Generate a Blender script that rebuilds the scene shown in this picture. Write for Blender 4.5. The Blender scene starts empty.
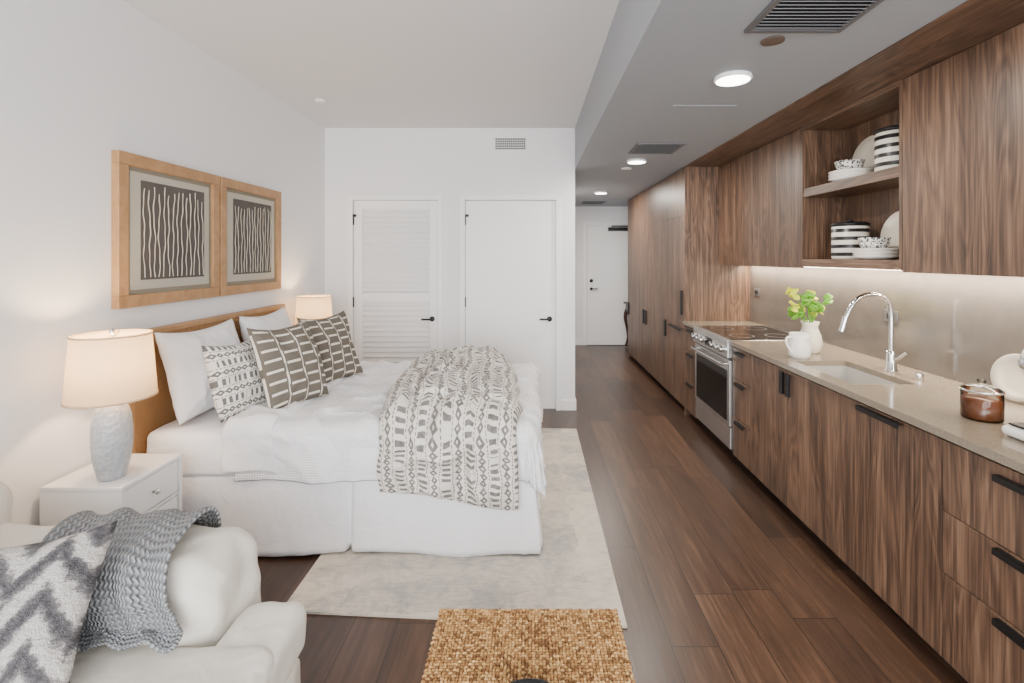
import bpy, bmesh, math, random, time
from mathutils import Vector, Matrix, noise, Euler
T0=time.time()
random.seed(7)
R=math.radians
sc=bpy.context.scene
col=sc.collection
def S(r,g,b):
    f=lambda c:(c/255/12.92) if c/255<=.04045 else ((c/255+.055)/1.055)**2.4
    return (f(r),f(g),f(b),1)
# ---------------- node DSL
class E:
    def __init__(s,nt,sock): s.nt=nt; s.s=sock
    def op(s,o,*a): return M(s.nt,o,s,*a)
    def __add__(s,b): return s.op('ADD',b)
    __radd__=__add__
    def __sub__(s,b): return s.op('SUBTRACT',b)
    def __rsub__(s,b): return M(s.nt,'SUBTRACT',b,s)
    def __mul__(s,b): return s.op('MULTIPLY',b)
    __rmul__=__mul__
    def __truediv__(s,b): return s.op('DIVIDE',b)
    def __gt__(s,b): return s.op('GREATER_THAN',b)
    def __lt__(s,b): return s.op('LESS_THAN',b)
    def fr(s): return s.op('FRACT')
    def fl(s): return s.op('FLOOR')
    def ab(s): return s.op('ABSOLUTE')
    def sn(s): return s.op('SINE')
    def mx(s,b): return s.op('MAXIMUM',b)
    def mn(s,b): return s.op('MINIMUM',b)
    def pw(s,b): return s.op('POWER',b)
def put(nt,inp,a):
    if isinstance(a,E): nt.links.new(a.s,inp)
    else: inp.default_value=a
def M(nt,o,*a):
    n=nt.nodes.new('ShaderNodeMath'); n.operation=o
    for i,x in enumerate(a): put(nt,n.inputs[i],x)
    return E(nt,n.outputs[0])
def newmat(name,color=(.8,.8,.8,1),rough=.5,metal=0.0,**kw):
    m=bpy.data.materials.new(name); m.use_nodes=True
    nt=m.node_tree; b=nt.nodes['Principled BSDF']
    b.inputs['Base Color'].default_value=color
    b.inputs['Roughness'].default_value=rough
    b.inputs['Metallic'].default_value=metal
    for k,v in kw.items(): b.inputs[k.replace('_',' ')].default_value=v
    return m,nt,b
def coords(nt,kind='Object'):
    t=nt.nodes.new('ShaderNodeTexCoord'); o=t.outputs[kind]
    s=nt.nodes.new('ShaderNodeSeparateXYZ'); nt.links.new(o,s.inputs[0])
    return E(nt,o),E(nt,s.outputs[0]),E(nt,s.outputs[1]),E(nt,s.outputs[2])
def comb(nt,x,y,z):
    n=nt.nodes.new('ShaderNodeCombineXYZ')
    for i,a in enumerate((x,y,z)): put(nt,n.inputs[i],a)
    return E(nt,n.outputs[0])
def nz(nt,vec,scale,detail=3,rough=.5,dist=0):
    n=nt.nodes.new('ShaderNodeTexNoise'); nt.links.new(vec.s,n.inputs['Vector'])
    n.inputs['Scale'].default_value=scale; n.inputs['Detail'].default_value=detail
    n.inputs['Roughness'].default_value=rough; n.inputs['Distortion'].default_value=dist
    return E(nt,n.outputs[0])
def wn(nt,vec):
    n=nt.nodes.new('ShaderNodeTexWhiteNoise'); n.noise_dimensions='3D'; nt.links.new(vec.s,n.inputs['Vector'])
    return E(nt,n.outputs['Value'])
def vor(nt,vec,scale,feat='F1'):
    n=nt.nodes.new('ShaderNodeTexVoronoi'); n.feature=feat; nt.links.new(vec.s,n.inputs['Vector']); n.inputs['Scale'].default_value=scale
    return E(nt,n.outputs['Distance'])
def ramp(nt,f,stops):
    n=nt.nodes.new('ShaderNodeValToRGB'); nt.links.new(f.s,n.inputs[0]); e=n.color_ramp.elements
    e[0].position=stops[0][0]; e[0].color=stops[0][1]; e[1].position=stops[-1][0]; e[1].color=stops[-1][1]
    for p,c in stops[1:-1]:
        k=e.new(p); k.color=c
    return E(nt,n.outputs[0])
def mix(nt,f,a,b):
    n=nt.nodes.new('ShaderNodeMix'); n.data_type='RGBA'
    put(nt,n.inputs[0],f); put(nt,n.inputs[6],a); put(nt,n.inputs[7],b)
    return E(nt,n.outputs[2])
def bump(nt,b,h,strength=.3,dist=.01):
    n=nt.nodes.new('ShaderNodeBump'); nt.links.new(h.s,n.inputs['Height'])
    n.inputs['Strength'].default_value=strength; n.inputs['Distance'].default_value=dist
    nt.links.new(n.outputs[0],b.inputs['Normal'])
def setc(nt,b,c): nt.links.new(c.s,b.inputs['Base Color'])
def objrand(nt):
    n=nt.nodes.new('ShaderNodeObjectInfo'); return E(nt,n.outputs['Random'])
# ---------------- materials
def paint(name,c,rough=.6,bs=.0):
    m,nt,b=newmat(name,c,rough); v,x,y,z=coords(nt)
    setc(nt,b,mix(nt,nz(nt,v,2,1),c,tuple([k*.985 for k in c[:3]]+[1]))); return m
M_wall=paint('wall_paint',S(237,237,239),.7)
M_ceil=paint('ceiling_paint',S(222,222,223),.8)
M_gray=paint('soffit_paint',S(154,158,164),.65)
M_trim=paint('trim_paint',S(244,244,244),.4,.02)
M_lacq=paint('white_lacquer',S(240,240,240),.3,.0)
M_black,_,_=newmat('black_metal',S(22,22,23),.45,.3)
M_blk2,_,_=newmat('toe_kick_black',S(20,17,15),.6)
M_chrome,_,_=newmat('chrome',(.75,.75,.76,1),.12,1)
M_steel,nt,b=newmat('stainless_steel',(.62,.62,.61,1),.32,1)
M_sink,nt,b=newmat('sink_steel',(.60,.59,.57,1),.45,.7)
M_glassblk,_,_=newmat('black_glass',S(12,12,13),.05)
M_vent,_,_=newmat('vent_metal',S(105,105,108),.5,.3)
M_ventd,_,_=newmat('vent_dark',S(30,30,32),.7)
M_brown,_,_=newmat('bronze_plastic',S(95,80,72),.5)
def walnut(name,axis='z',tint=1.0):
    m,nt,b=newmat(name,(.1,.1,.1,1),.40)
    v,x,y,z=coords(nt); r=objrand(nt)*37
    if axis=='z': lo=comb(nt,x*7+r,y*7+r,z*.8+r); hi=comb(nt,x*110,y*110,z*2.6+r); mi=comb(nt,x*30+r,y*30,z*1.2)
    else: lo=comb(nt,x*7+r,y*.8+r,z*7+r); hi=comb(nt,x*110,y*2.6+r,z*110); mi=comb(nt,x*30+r,y*1.2,z*30)
    n1=nz(nt,lo,1.0,2,.5,.8); n2=nz(nt,hi,1.0,3,.65,.3); n3=nz(nt,mi,1.0,3,.6,.8)
    band=((n1*70).sn()*.5+.5)
    f=n1*.24+n2*.36+n3*.38+band*.08-.02
    t=lambda r,g,bb:tuple(list(k*tint for k in S(r,g,bb)[:3])+[1])
    c=ramp(nt,f,[(.35,t(48,35,28)),(.46,t(82,61,48)),(.56,t(110,84,66)),(.69,t(144,115,93))])
    setc(nt,b,c); return m
M_wal=walnut('walnut_veneer','z')
M_waly=walnut('walnut_veneer_long','y')
def floor_mat():
    m,nt,b=newmat('floor_planks',(.1,.1,.1,1),.3)
    v,x,y,z=coords(nt); W=.185; L=1.35
    row=(x/W).fl(); off=((row*12.9898).sn()*43758.5).fr()*L
    cl=((y+off)/L).fl(); rnd=wn(nt,comb(nt,row,cl,3.0))
    g=comb(nt,x*60+rnd*50,y*3.0+rnd*20,rnd*9)
    g1=nz(nt,g,1,4,.65,.6); g2=nz(nt,comb(nt,x*12+rnd*30,y*1.2,rnd*5),1,2,.5,1.5)
    f=rnd*.26+g1*.48+g2*.30
    c=ramp(nt,f,[(.28,S(38,26,20)),(.45,S(62,43,32)),(.6,S(83,59,43)),(.8,S(116,85,63))])
    ex=(x/W).fr(); ey=((y+off)/L).fr()
    gap=(ex<.018).mx(ey<.0025)
    c=mix(nt,gap,c,S(22,15,11)); setc(nt,b,c)
    rr=g1*.2+.24; nt.links.new(rr.s,b.inputs['Roughness'])
    return m
M_floor=floor_mat()
def fabric(name,c,bs=.3,scale=450,c2=None,rough=.9,wr=0.0):
    m,nt,b=newmat(name,c,rough); v,x,y,z=coords(nt)
    if c2: setc(nt,b,mix(nt,nz(nt,v,6,2),c,c2))
    if wr: bump(nt,b,nz(nt,v,9,2,.5,1.5)*wr,bs,.01)
    return m
M_white=fabric('white_linen',S(243,243,245),.6,400,None,.9,1.6)
M_sheet=fabric('white_sheet',S(243,243,246),.5,600,None,.9,1.3)
M_sofa=fabric('cream_upholstery',S(214,209,199),.5,500,S(222,218,209),.9,1.0)
M_quilt,nt,b=newmat('waffle_cotton',S(244,244,246),.9); v,x,y,z=coords(nt,'UV')
wf=((x*260).sn().ab()+(y*260).sn().ab()); bump(nt,b,wf*.4+nz(nt,v,8,2,.5,1)*2.0,.6,.009)
def motif(nt,u,v):
    c=(u/.13).fr(); ci=(u/.13).fl()
    A=(c>.05)*(c<.40)*((v/.034+ci*.5).fr()<.52)*(((v/.27)+ci*.3).fr()<.88)
    B=(((c-.47).ab()<.022).mx((c-.97).ab()<.022))*((v/.016).fr()<.62)
    d=((v/.040).fr()-.5).ab()+((c-.72).ab()*(1/.30))
    C=(d<.55)*(d>.18)
    return A.mx(B).mx(C)
M_throw,nt,b=newmat('printed_comforter',(.8,.8,.8,1),.9); v,x,y,z=coords(nt,'UV')
n=nz(nt,v,9,2); n2=nz(nt,v,45,2); mk=motif(nt,x+n*.05+n2*.005,y+n*.035)
setc(nt,b,mix(nt,(mk*(n2*.5+.60)).mn(1.0),S(222,217,209),S(80,76,74))); bump(nt,b,nz(nt,v,9,2)*1.4,.7,.012)
M_pil1,nt,b=newmat('printed_pillow_light',(.8,.8,.8,1),.9); v,x,y,z=coords(nt,'UV')
mk=motif(nt,y*1.3+.03,x*1.1); setc(nt,b,mix(nt,mk*.9,S(228,224,217),S(70,68,68)))
M_pil2,nt,b=newmat('printed_pillow_taupe',(.8,.8,.8,1),.9); v,x,y,z=coords(nt,'UV')
cu=(x/.115); ci=cu.fl(); c=cu.fr(); vv=y/.062+ci*.5
bar=(c>.12)*(c<.88)*((vv.fr()-.5).ab()<.11)
ln=(((c-.5).ab()>.455)*(((y/.25)+ci*.5).fr()<.8))
mk=bar.mx(ln)
setc(nt,b,mix(nt,mk,S(100,93,84),S(220,214,202)))
M_pil3,nt,b=newmat('chevron_pillow',(.8,.8,.8,1),.95); v,x,y,z=coords(nt,'UV')
n=nz(nt,v,45,4,.75); n3=nz(nt,v,9,2); zz=((x/.15+n3*.3).fr()-.5).ab()*.22; sstep=((y+zz)/.12+n*.75+n3*.3).fr()
setc(nt,b,ramp(nt,sstep,[(.0,S(200,195,190)),(.28,S(190,186,182)),(.42,S(115,112,114)),(.62,S(68,67,71)),(.85,S(104,102,104)),(1,S(196,190,186))])); bump(nt,b,n,1,.02)
M_knit,nt,b=newmat('gray_knit',S(150,153,157),.95); v,x,y,z=coords(nt,'UV')
k=(x*420+((y*260).sn()*1.3)).sn(); k2=(y*260+x*40).sn()
setc(nt,b,mix(nt,(k*.35+.5)*(k2*.25+.75),S(124,128,133),S(188,190,192))); bump(nt,b,k+k2*.6,.8,.008)
M_rattan,nt,b=newmat('woven_rattan',(.8,.8,.8,1),.6); v,x,y,z=coords(nt)
a=(y*420).sn(); c2=(z*420).sn(); w=a*c2; n=nz(nt,v,90,2)
setc(nt,b,ramp(nt,w*.22+n*.5+.25,[(.2,S(116,80,46)),(.5,S(158,116,74)),(.8,S(184,144,98))])); bump(nt,b,w,.5,.004)
M_oak,nt,b=newmat('light_oak',(.8,.8,.8,1),.5); v,x,y,z=coords(nt)
n=nz(nt,comb(nt,x*30,y*9,z*9),1,3,.6,1.0); setc(nt,b,ramp(nt,n,[(.3,S(156,116,74)),(.7,S(180,140,96))]))
M_mat=fabric('picture_mat',S(182,177,163),.1)
M_mat2=fabric('picture_liner',S(138,130,114),.1)
M_artdark=fabric('art_ground',S(80,75,73),.5,200,S(94,89,86))
M_artline=fabric('art_branch',S(190,184,168),.3)
M_ceramic,nt,b=newmat('gray_ceramic',S(166,171,177),.4); v,x,y,z=coords(nt)
dd=vor(nt,v,62); setc(nt,b,mix(nt,dd,S(160,165,171),S(186,190,194))); bump(nt,b,dd,.8,.005)
def shade_mat():
    m=bpy.data.materials.new('linen_shade'); m.use_nodes=True; nt=m.node_tree; nt.nodes.clear()
    o=nt.nodes.new('ShaderNodeOutputMaterial'); d=nt.nodes.new('ShaderNodeBsdfDiffuse'); t=nt.nodes.new('ShaderNodeBsdfTranslucent'); mx=nt.nodes.new('ShaderNodeMixShader')
    v,x,y,z=coords(nt); n=nz(nt,comb(nt,x*60,y*60,z*500),1,2); c=mix(nt,n,S(190,170,144),S(210,192,166))
    nt.links.new(c.s,d.inputs[0]); nt.links.new(c.s,t.inputs[0]); mx.inputs[0].default_value=.27
    nt.links.new(d.outputs[0],mx.inputs[1]); nt.links.new(t.outputs[0],mx.inputs[2]); nt.links.new(mx.outputs[0],o.inputs[0]); return m
M_shade=shade_mat()
def thin_glass():
    m=bpy.data.materials.new('thin_glass'); m.use_nodes=True; nt=m.node_tree; nt.nodes.clear()
    o=nt.nodes.new('ShaderNodeOutputMaterial'); t=nt.nodes.new('ShaderNodeBsdfTransparent'); g=nt.nodes.new('ShaderNodeBsdfGlossy'); f=nt.nodes.new('ShaderNodeFresnel'); mx=nt.nodes.new('ShaderNodeMixShader')
    t.inputs[0].default_value=(.95,.96,.95,1); g.inputs['Roughness'].default_value=.03; f.inputs[0].default_value=1.35
    nt.links.new(f.outputs[0],mx.inputs[0]); nt.links.new(t.outputs[0],mx.inputs[1]); nt.links.new(g.outputs[0],mx.inputs[2]); nt.links.new(mx.outputs[0],o.inputs[0]); return m
M_gloss=thin_glass()
M_counter,nt,b=newmat('quartz_counter',(.8,.8,.8,1),.12); v,x,y,z=coords(nt); setc(nt,b,ramp(nt,nz(nt,v,160,2,.7),[(.35,S(122,112,98)),(.7,S(142,131,116))]))
M_splash,nt,b=newmat('backsplash_slab',(.8,.8,.8,1),.11); v,x,y,z=coords(nt); setc(nt,b,ramp(nt,nz(nt,v,3,3,.6,1),[(.3,S(94,88,83)),(.7,S(106,99,93))]))
b.inputs['Specular IOR Level'].default_value=.8
M_rug,nt,b=newmat('distressed_rug',(.8,.8,.8,1),.95); v,x,y,z=coords(nt)
xx=x+nz(nt,v,4,3)*.22; yy=y+nz(nt,v,5,3)*.14
rb=wn(nt,comb(nt,(xx/.36).fl(),(yy/.22).fl(),2.0))
n=nz(nt,v,6,6,.78,.8); n2=nz(nt,comb(nt,x*18,y*60,0.0),1,3,.7); f=(rb*.18+n*.80+n2*.36)
setc(nt,b,ramp(nt,f,[(.52,S(214,205,190)),(.64,S(203,194,180)),(.76,S(176,172,165)),(.92,S(150,150,151))]))
M_cream,_,_=newmat('cream_ceramic',S(222,214,198),.35)
M_wcer,_,_=newmat('white_ceramic',S(235,232,227),.25)
M_stripe,nt,b=newmat('striped_ceramic',(.8,.8,.8,1),.35); v,x,y,z=coords(nt); setc(nt,b,mix(nt,((z/.048).fr()<.45),S(226,220,206),S(24,24,26)))
M_dots,nt,b=newmat('patterned_ceramic',(.8,.8,.8,1),.35); v,x,y,z=coords(nt)
setc(nt,b,mix(nt,(vor(nt,v,80)<.46),S(222,219,212),S(60,62,68)))
M_amber,_,_=newmat('amber_wax',S(104,56,28),.2)
M_green,_,_=newmat('leaf_green',S(110,170,45),.5)
M_yel,_,_=newmat('petal_yellow',S(210,215,55),.5)
M_dwood,_,_=newmat('dark_wood',S(66,32,20),.35)
M_straw,nt,b=newmat('seagrass_weave',(.8,.8,.8,1),.7)
at=nt.nodes.new('ShaderNodeAttribute'); at.attribute_name='rnd'; v,x,y,z=coords(nt)
f=E(nt,at.outputs['Fac'])*.8+nz(nt,v,60,2)*.25
setc(nt,b,ramp(nt,f,[(.15,S(104,68,34)),(.4,S(152,110,62)),(.7,S(180,138,84)),(.95,S(206,168,112))]))
M_strawd,_,_=newmat('seagrass_dark',S(70,44,22),.8)
def emis(name,c,st):
    m,nt,b=newmat(name,c,.5); b.inputs['Emission Color'].default_value=c; b.inputs['Emission Strength'].default_value=st; return m
M_led=emis('led_diffuser',(1,.95,.88,1),14)
M_led2=emis('led_strip_glow',(1,.88,.70,1),16)
M_bulb=emis('bulb_glow',(1,.8,.55,1),3)
# ---------------- geometry helpers
def finish(name,bm,mat,parent=None,smooth=False):
    me=bpy.data.meshes.new(name); bm.normal_update(); bm.to_mesh(me); bm.free()
    o=bpy.data.objects.new(name,me); col.objects.link(o)
    if mat: me.materials.append(mat)
    if smooth:
        me.polygons.foreach_set('use_smooth',[True]*len(me.polygons))
    if parent: o.parent=parent
    return o
def empty(name):
    o=bpy.data.objects.new(name,None); col.objects.link(o); o.empty_display_size=.1; return o
def box(name,x0,x1,y0,y1,z0,z1,mat,parent=None,bev=0.0,rot=None):
    bm=bmesh.new(); bmesh.ops.create_cube(bm,size=1)
    for v in bm.verts: v.co=Vector((v.co.x*(x1-x0),v.co.y*(y1-y0),v.co.z*(z1-z0)))
    if bev>0: bmesh.ops.bevel(bm,geom=bm.edges[:],offset=bev,segments=2,affect='EDGES',profile=.5)
    c=Vector(((x0+x1)/2,(y0+y1)/2,(z0+z1)/2))
    mt=Matrix.Translation(c)
    if rot: mt=mt@Euler(rot).to_matrix().to_4x4()
    bmesh.ops.transform(bm,matrix=mt,verts=bm.verts)
    return finish(name,bm,mat,parent)
def lathe(name,prof,loc,mat,parent=None,segs=40,rot=None,fn=None,sx=1):
    bm=bmesh.new(); rings=[]
    for r,z in prof:
        if r<1e-5: rings.append([bm.verts.new((0,0,z))])
        else:
            rings.append([bm.verts.new((sx*(r+(fn(2*math.pi*i/segs,z) if fn else 0))*math.cos(2*math.pi*i/segs),(r+(fn(2*math.pi*i/segs,z) if fn else 0))*math.sin(2*math.pi*i/segs),z)) for i in range(segs)])
    for a,b in zip(rings,rings[1:]):
        for i in range(segs):
            j=(i+1)%segs
            q=[a[i%len(a)],a[j%len(a)],b[j%len(b)],b[i%len(b)]]
            u=[]
            for k in q:
                if k not in u: u.append(k)
            if len(u)>2:
                try: bm.faces.new(u)
                except: pass
    mt=Matrix.Translation(Vector(loc))
    if rot: mt=mt@Euler(rot).to_matrix().to_4x4()
    bmesh.ops.transform(bm,matrix=mt,verts=bm.verts)
    bmesh.ops.recalc_face_normals(bm,faces=bm.faces[:])
    return finish(name,bm,mat,parent,True)
def cyl(name,loc,r,h,mat,parent=None,rot=None,segs=32):
    return lathe(name,[(0,0),(r*.97,0),(r,h*.04),(r,h*.96),(r*.97,h),(0,h)],loc,mat,parent,segs,rot)
def tube(name,pts,r,mat,parent=None,kind='NURBS',res=8,radii=None):
    cu=bpy.data.curves.new(name,'CURVE'); cu.dimensions='3D'; cu.bevel_depth=r; cu.bevel_resolution=2; cu.use_fill_caps=True; cu.resolution_u=res
    sp=cu.splines.new(kind); sp.points.add(len(pts)-1)
    for i,p in enumerate(pts):
        sp.points[i].co=(*p,1)
        if radii: sp.points[i].radius=radii[i]
    if kind=='NURBS': sp.order_u=3; sp.use_endpoint_u=True
    cu.materials.append(mat); o=bpy.data.objects.new(name,cu); col.objects.link(o)
    if parent: o.parent=parent
    return o
def grid(name,nu,nv,f,mat,parent=None,uv=None,solid=0,closed=False):
    bm=bmesh.new(); V=[[bm.verts.new(f(i/nu,j/nv)) for j in range(nv+1)] for i in range(nu+1)]
    L=bm.loops.layers.uv.new('UVMap')
    for i in range(nu):
        for j in range(nv):
            fc=bm.faces.new((V[i][j],V[i+1][j],V[i+1][j+1],V[i][j+1]))
            for l,(a,b) in zip(fc.loops,((i,j),(i+1,j),(i+1,j+1),(i,j+1))):
                l[L].uv=uv(a/nu,b/nv) if uv else (a/nu,b/nv)
    o=finish(name,bm,mat,parent,True)
    if solid:
        md=o.modifiers.new('s','SOLIDIFY'); md.thickness=solid; md.offset=-1
    return o
def softbox(name,x0,x1,y0,y1,z0,z1,r,mat,parent=None,puff=0,n=18,wr=.004,seed=0):
    bm=bmesh.new(); bmesh.ops.create_cube(bm,size=2)
    bmesh.ops.subdivide_edges(bm,edges=bm.edges[:],cuts=n,use_grid_fill=True)
    h=Vector(((x1-x0)/2,(y1-y0)/2,(z1-z0)/2)); c=Vector(((x0+x1)/2,(y0+y1)/2,(z0+z1)/2))
    for v in bm.verts:
        u=v.co.copy()
        u=Vector([math.copysign(1-max(0,1-abs(k))**1.35,k) for k in u])
        p=Vector((u.x*h.x,u.y*h.y,u.z*h.z)); inn=Vector([max(-(a-r),min(a-r,q)) for q,a in zip(p,h)])
        d=p-inn
        if d.length>1e-6: p=inn+d.normalized()*r
        ax=max(range(3),key=lambda k:abs(u[k])); o2=[k for k in range(3) if k!=ax]
        pf=puff*(1-u[o2[0]]**2)*(1-u[o2[1]]**2); p[ax]+=math.copysign(pf,u[ax])
        w=noise.noise(Vector((p.x*6+seed,p.y*6,p.z*6)))*wr+noise.noise(Vector((p.x*15,p.y*15+seed,p.z*15)))*wr*.5
        if d.length>1e-6: p+=d.normalized()*w
        v.co=c+p
    return finish(name,bm,mat,parent,True)
def pillow(name,w,h,t,loc,rot,mat,seed=0,n=40):
    bm=bmesh.new(); L=bm.loops.layers.uv.new('UVMap')
    def P(i,j,sd):
        u=2*i/n-1; v=2*j/n-1
        e=max(0,(1-abs(u)**2.6))*max(0,(1-abs(v)**2.6))
        z=sd*t/2*e**.55
        x=u*w/2*(1-.07*(1-v*v)*abs(u)); y=v*h/2*(1-.07*(1-u*u)*abs(v))
        z+=noise.noise(Vector((x*9+seed,y*9,sd*2)))*.016*(e**.4)+noise.noise(Vector((x*3+seed,y*3,5)))*.025
        z+=sd*.006*math.sin(20*(abs(u)-abs(v))+3*noise.noise(Vector((x*5,y*5,seed))))*e**.3*(abs(u*v))
        rd=1-abs(noise.noise(Vector((x*7+seed*3,y*5,9)))); z+=sd*.012*(rd**6-.3)*e**.5
        y-=.018*(1-u*u)*max(0,v)**2
        return Vector((x,y,z))
    grids={}
    for sd in (1,-1):
        for i in range(n+1):
            for j in range(n+1):
                if sd==-1 and (i in(0,n) or j in(0,n)): grids[(i,j,sd)]=grids[(i,j,1)]
                else: grids[(i,j,sd)]=bm.verts.new(P(i,j,sd))
    for sd in (1,-1):
        for i in range(n):
            for j in range(n):
                q=[(i,j),(i+1,j),(i+1,j+1),(i,j+1)]
                if sd==-1: q=q[::-1]
                fc=bm.faces.new([grids[(a,b,sd)] for a,b in q])
                for l,(a,b) in zip(fc.loops,q): l[L].uv=(a/n*w,b/n*h)
    o=finish(name,bm,mat,None,True); o.location=loc; o.rotation_euler=rot; return o
# ================= ROOM
XL,XR,YB,YR,ZC,ZS=-2.05,2.15,5.0,-2.2,2.82,2.41
box('floor',XL-.1,XR+.3,YR-.1,9.0,-.1,0,M_floor)
box('wall_left',XL-.1,XL,YR,YB+.1,0,ZC,M_wall)
wb=empty('wall_back')
D1=(-1.77,-.92); D2=(-.65,.26); DZ=2.10
box('panel_1',XL,D1[0],YB,YB+.12,0,ZC,M_wall,wb)
box('panel_2',D1[1],D2[0],YB,YB+.12,0,ZC,M_wall,wb)
box('panel_3',D2[1],.45,YB,YB+.12,0,ZC,M_wall,wb)
box('panel_4',D1[0],D1[1],YB,YB+.12,DZ,ZC,M_wall,wb)
box('panel_5',D2[0],D2[1],YB,YB+.12,DZ,ZC,M_wall,wb)
box('wall_hall',.33,.45,YB+.12,8.7,0,ZS,M_wall)
box('wall_end',.33,XR+.3,8.7,8.8,0,ZS,M_wall)
box('wall_right',XR,XR+.1,YR,7.66,0,ZC,M_wall)
box('wall_niche',XR+.2,XR+.3,7.66,8.7,0,ZC,M_wall)
box('ceiling',XL-.1,.45,YR,YB+.12,ZC,ZC+.1,M_ceil)
sf=empty('ceiling_soffit')
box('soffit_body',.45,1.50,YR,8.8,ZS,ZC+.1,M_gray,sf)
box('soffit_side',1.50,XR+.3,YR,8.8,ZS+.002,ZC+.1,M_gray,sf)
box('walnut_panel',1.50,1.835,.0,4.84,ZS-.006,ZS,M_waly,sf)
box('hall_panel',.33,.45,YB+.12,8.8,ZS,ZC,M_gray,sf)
rw=empty('wall_rear')
box('sill',XL,XR,YR-.1,YR,0,.12,M_wall,rw); box('header',XL,XR,YR-.1,YR,2.7,ZC,M_wall,rw)
box('side_1',XL,-1.9,YR-.1,YR,.12,2.7,M_wall,rw); box('side_2',2.0,XR,YR-.1,YR,.12,2.7,M_wall,rw)
wi=empty('window_1')
for i,x in enumerate((-1.9,-.6,.7,1.95)): box('mullion_%d'%i,x,x+.05,YR-.08,YR-.02,.12,2.7,M_black,wi)
box('rail_low',-1.85,1.95,YR-.08,YR-.02,.12,.17,M_black,wi); box('rail_top',-1.85,1.95,YR-.08,YR-.02,2.65,2.7,M_black,wi)
box('baseboard_left',XL,XL+.012,YR,YB,0,.1,M_trim)
bb=empty('baseboard_back')
for i,(a,b_) in enumerate(((XL+.012,D1[0]-.06),(D1[1]+.06,D2[0]-.06),(D2[1]+.06,.462))): box('run_%d'%i,a,b_,YB-.012,YB,0,.1,M_trim,bb)
box('baseboard_hall',.45,.462,YB,8.7,0,.1,M_trim)
box('baseboard_end',.462,.92,8.688,8.7,0,.1,M_trim)
def casing(name,x0,x1,y,z,w=.05):
    e=empty(name); box('jamb_l',x0-w,x0,y-.018,y,0,z+w,M_trim,e,.003); box('jamb_r',x1,x1+w,y-.018,y,0,z+w,M_trim,e,.003); box('head',x0,x1,y-.018,y,z,z+w,M_trim,e,.003)
casing('trim_1',D1[0],D1[1],YB,DZ); casing('trim_2',D2[0],D2[1],YB,DZ)
def lever(e,x,y,z,dx):
    cyl('rose',(x,y,z),.026,.012,M_black,e,(R(90),0,0)); cyl('spindle',(x,y-.012,z),.009,.04,M_black,e,(R(90),0,0))
    box('lever',min(x,x+dx),max(x,x+dx),y-.06,y-.045,z-.009,z+.009,M_black,e,.003)
d=empty('door_1'); x0,x1=D1[0]+.005,D1[1]-.005; y0,y1=YB+.012,YB+.047
box('stile_l',x0,x0+.085,y0,y1,.01,DZ-.005,M_trim,d,.002); box('stile_r',x1-.085,x1,y0,y1,.01,DZ-.005,M_trim,d,.002)
for i,(a,b_) in enumerate(((DZ-.09,DZ-.005),(1.08,1.17),(.01,.2))): box('rail_%d'%i,x0+.085,x1-.085,y0,y1,a,b_,M_trim,d,.002)
k=0
for a,b_ in ((1.17,DZ-.09),(.2,1.08)):
    z=a+.03
    while z<b_-.01:
        box('slat_%d'%k,x0+.08,x1-.08,y0+.004,y0+.046,z-.004,z+.004,M_trim,d,.0,(R(50),0,0)); z+=.052; k+=1
box('backer',x0+.08,x1-.08,y1+.004,y1+.01,.1,DZ-.05,M_trim,d)
lever(d,x1-.055,y0,.91,-.1)
for i,z in enumerate((1.9,1.08,.25)): box('hinge_%d'%i,x0-.008,x0+.004,y0-.02,y0-.001,z-.05,z+.05,M_black,d)
box('stop',x0+.0,x0+.035,y0-.04,y0-.03,1.93,1.955,M_black,d)
d=empty('door_2'); x0,x1=D2[0]+.005,D2[1]-.005
box('slab',x0,x1,y0,y1,.01,DZ-.005,M_trim,d,.003); lever(d,x1-.06,y0,.91,-.1)
for i,z in enumerate((1.9,1.08,.25)): box('hinge_%d'%i,x0-.008,x0+.004,y0-.02,y0-.001,z-.05,z+.05,M_black,d)
box('stop',x0+.0,x0+.035,y0-.04,y0-.03,1.93,1.955,M_black,d)
d=empty('door_3'); box('slab',.99,1.90,8.66,8.698,.01,2.07,M_trim,d,.003)
cyl('deadbolt',(1.06,8.66,1.12),.03,.02,M_black,d,(R(90),0,0)); lever(d,1.06,8.66,.98,.11)
box('closer',1.35,1.72,8.60,8.66,1.98,2.04,M_black,d); box('closer_arm',1.4,1.8,8.58,8.60,2.05,2.07,M_black,d)
casing('trim_3',.985,1.905,8.70,2.08,.06)
def grille(name,x0,x1,y0,y1,z,n):
    e=empty(name); f=.022
    box('frame_a',x0,x1,y0,y0+f,z-.012,z,M_vent,e); box('frame_b',x0,x1,y1-f,y1,z-.012,z,M_vent,e)
    box('frame_c',x0,x0+f,y0+f,y1-f,z-.012,z,M_vent,e); box('frame_d',x1-f,x1,y0+f,y1-f,z-.012,z,M_vent,e)
    box('dark',x0+f,x1-f,y0+f,y1-f,z-.003,z-.0005,M_ventd,e)
    for i in range(n):
        y=y0+f+(y1-y0-2*f)*(i+.5)/n; box('blade_%d'%i,x0+f,x1-f,y-.008,y+.002,z-.010,z-.007,M_vent,e,0,(R(25),0,0))
grille('ceiling_vent',.83,1.2,1.45,1.94,ZS,18)
grille('ceiling_vent',.83,1.2,3.85,4.22,ZS,12)
grille('ceiling_vent',.83,1.2,7.9,8.2,ZS,8)
e=empty('wall_vent')
box('plate',-.36,-.03,YB-.012,YB,2.59,2.73,M_trim,e,.003)
for i in range(16):
    for j in range(5): 
        x=-.345+.019*i; z=2.603+.0235*j; box('slot_%d_%d'%(i,j),x,x+.014,YB-.0135,YB-.012,z,z+.018,M_ventd,e)
ap=empty('ceiling_access_panel')
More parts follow.
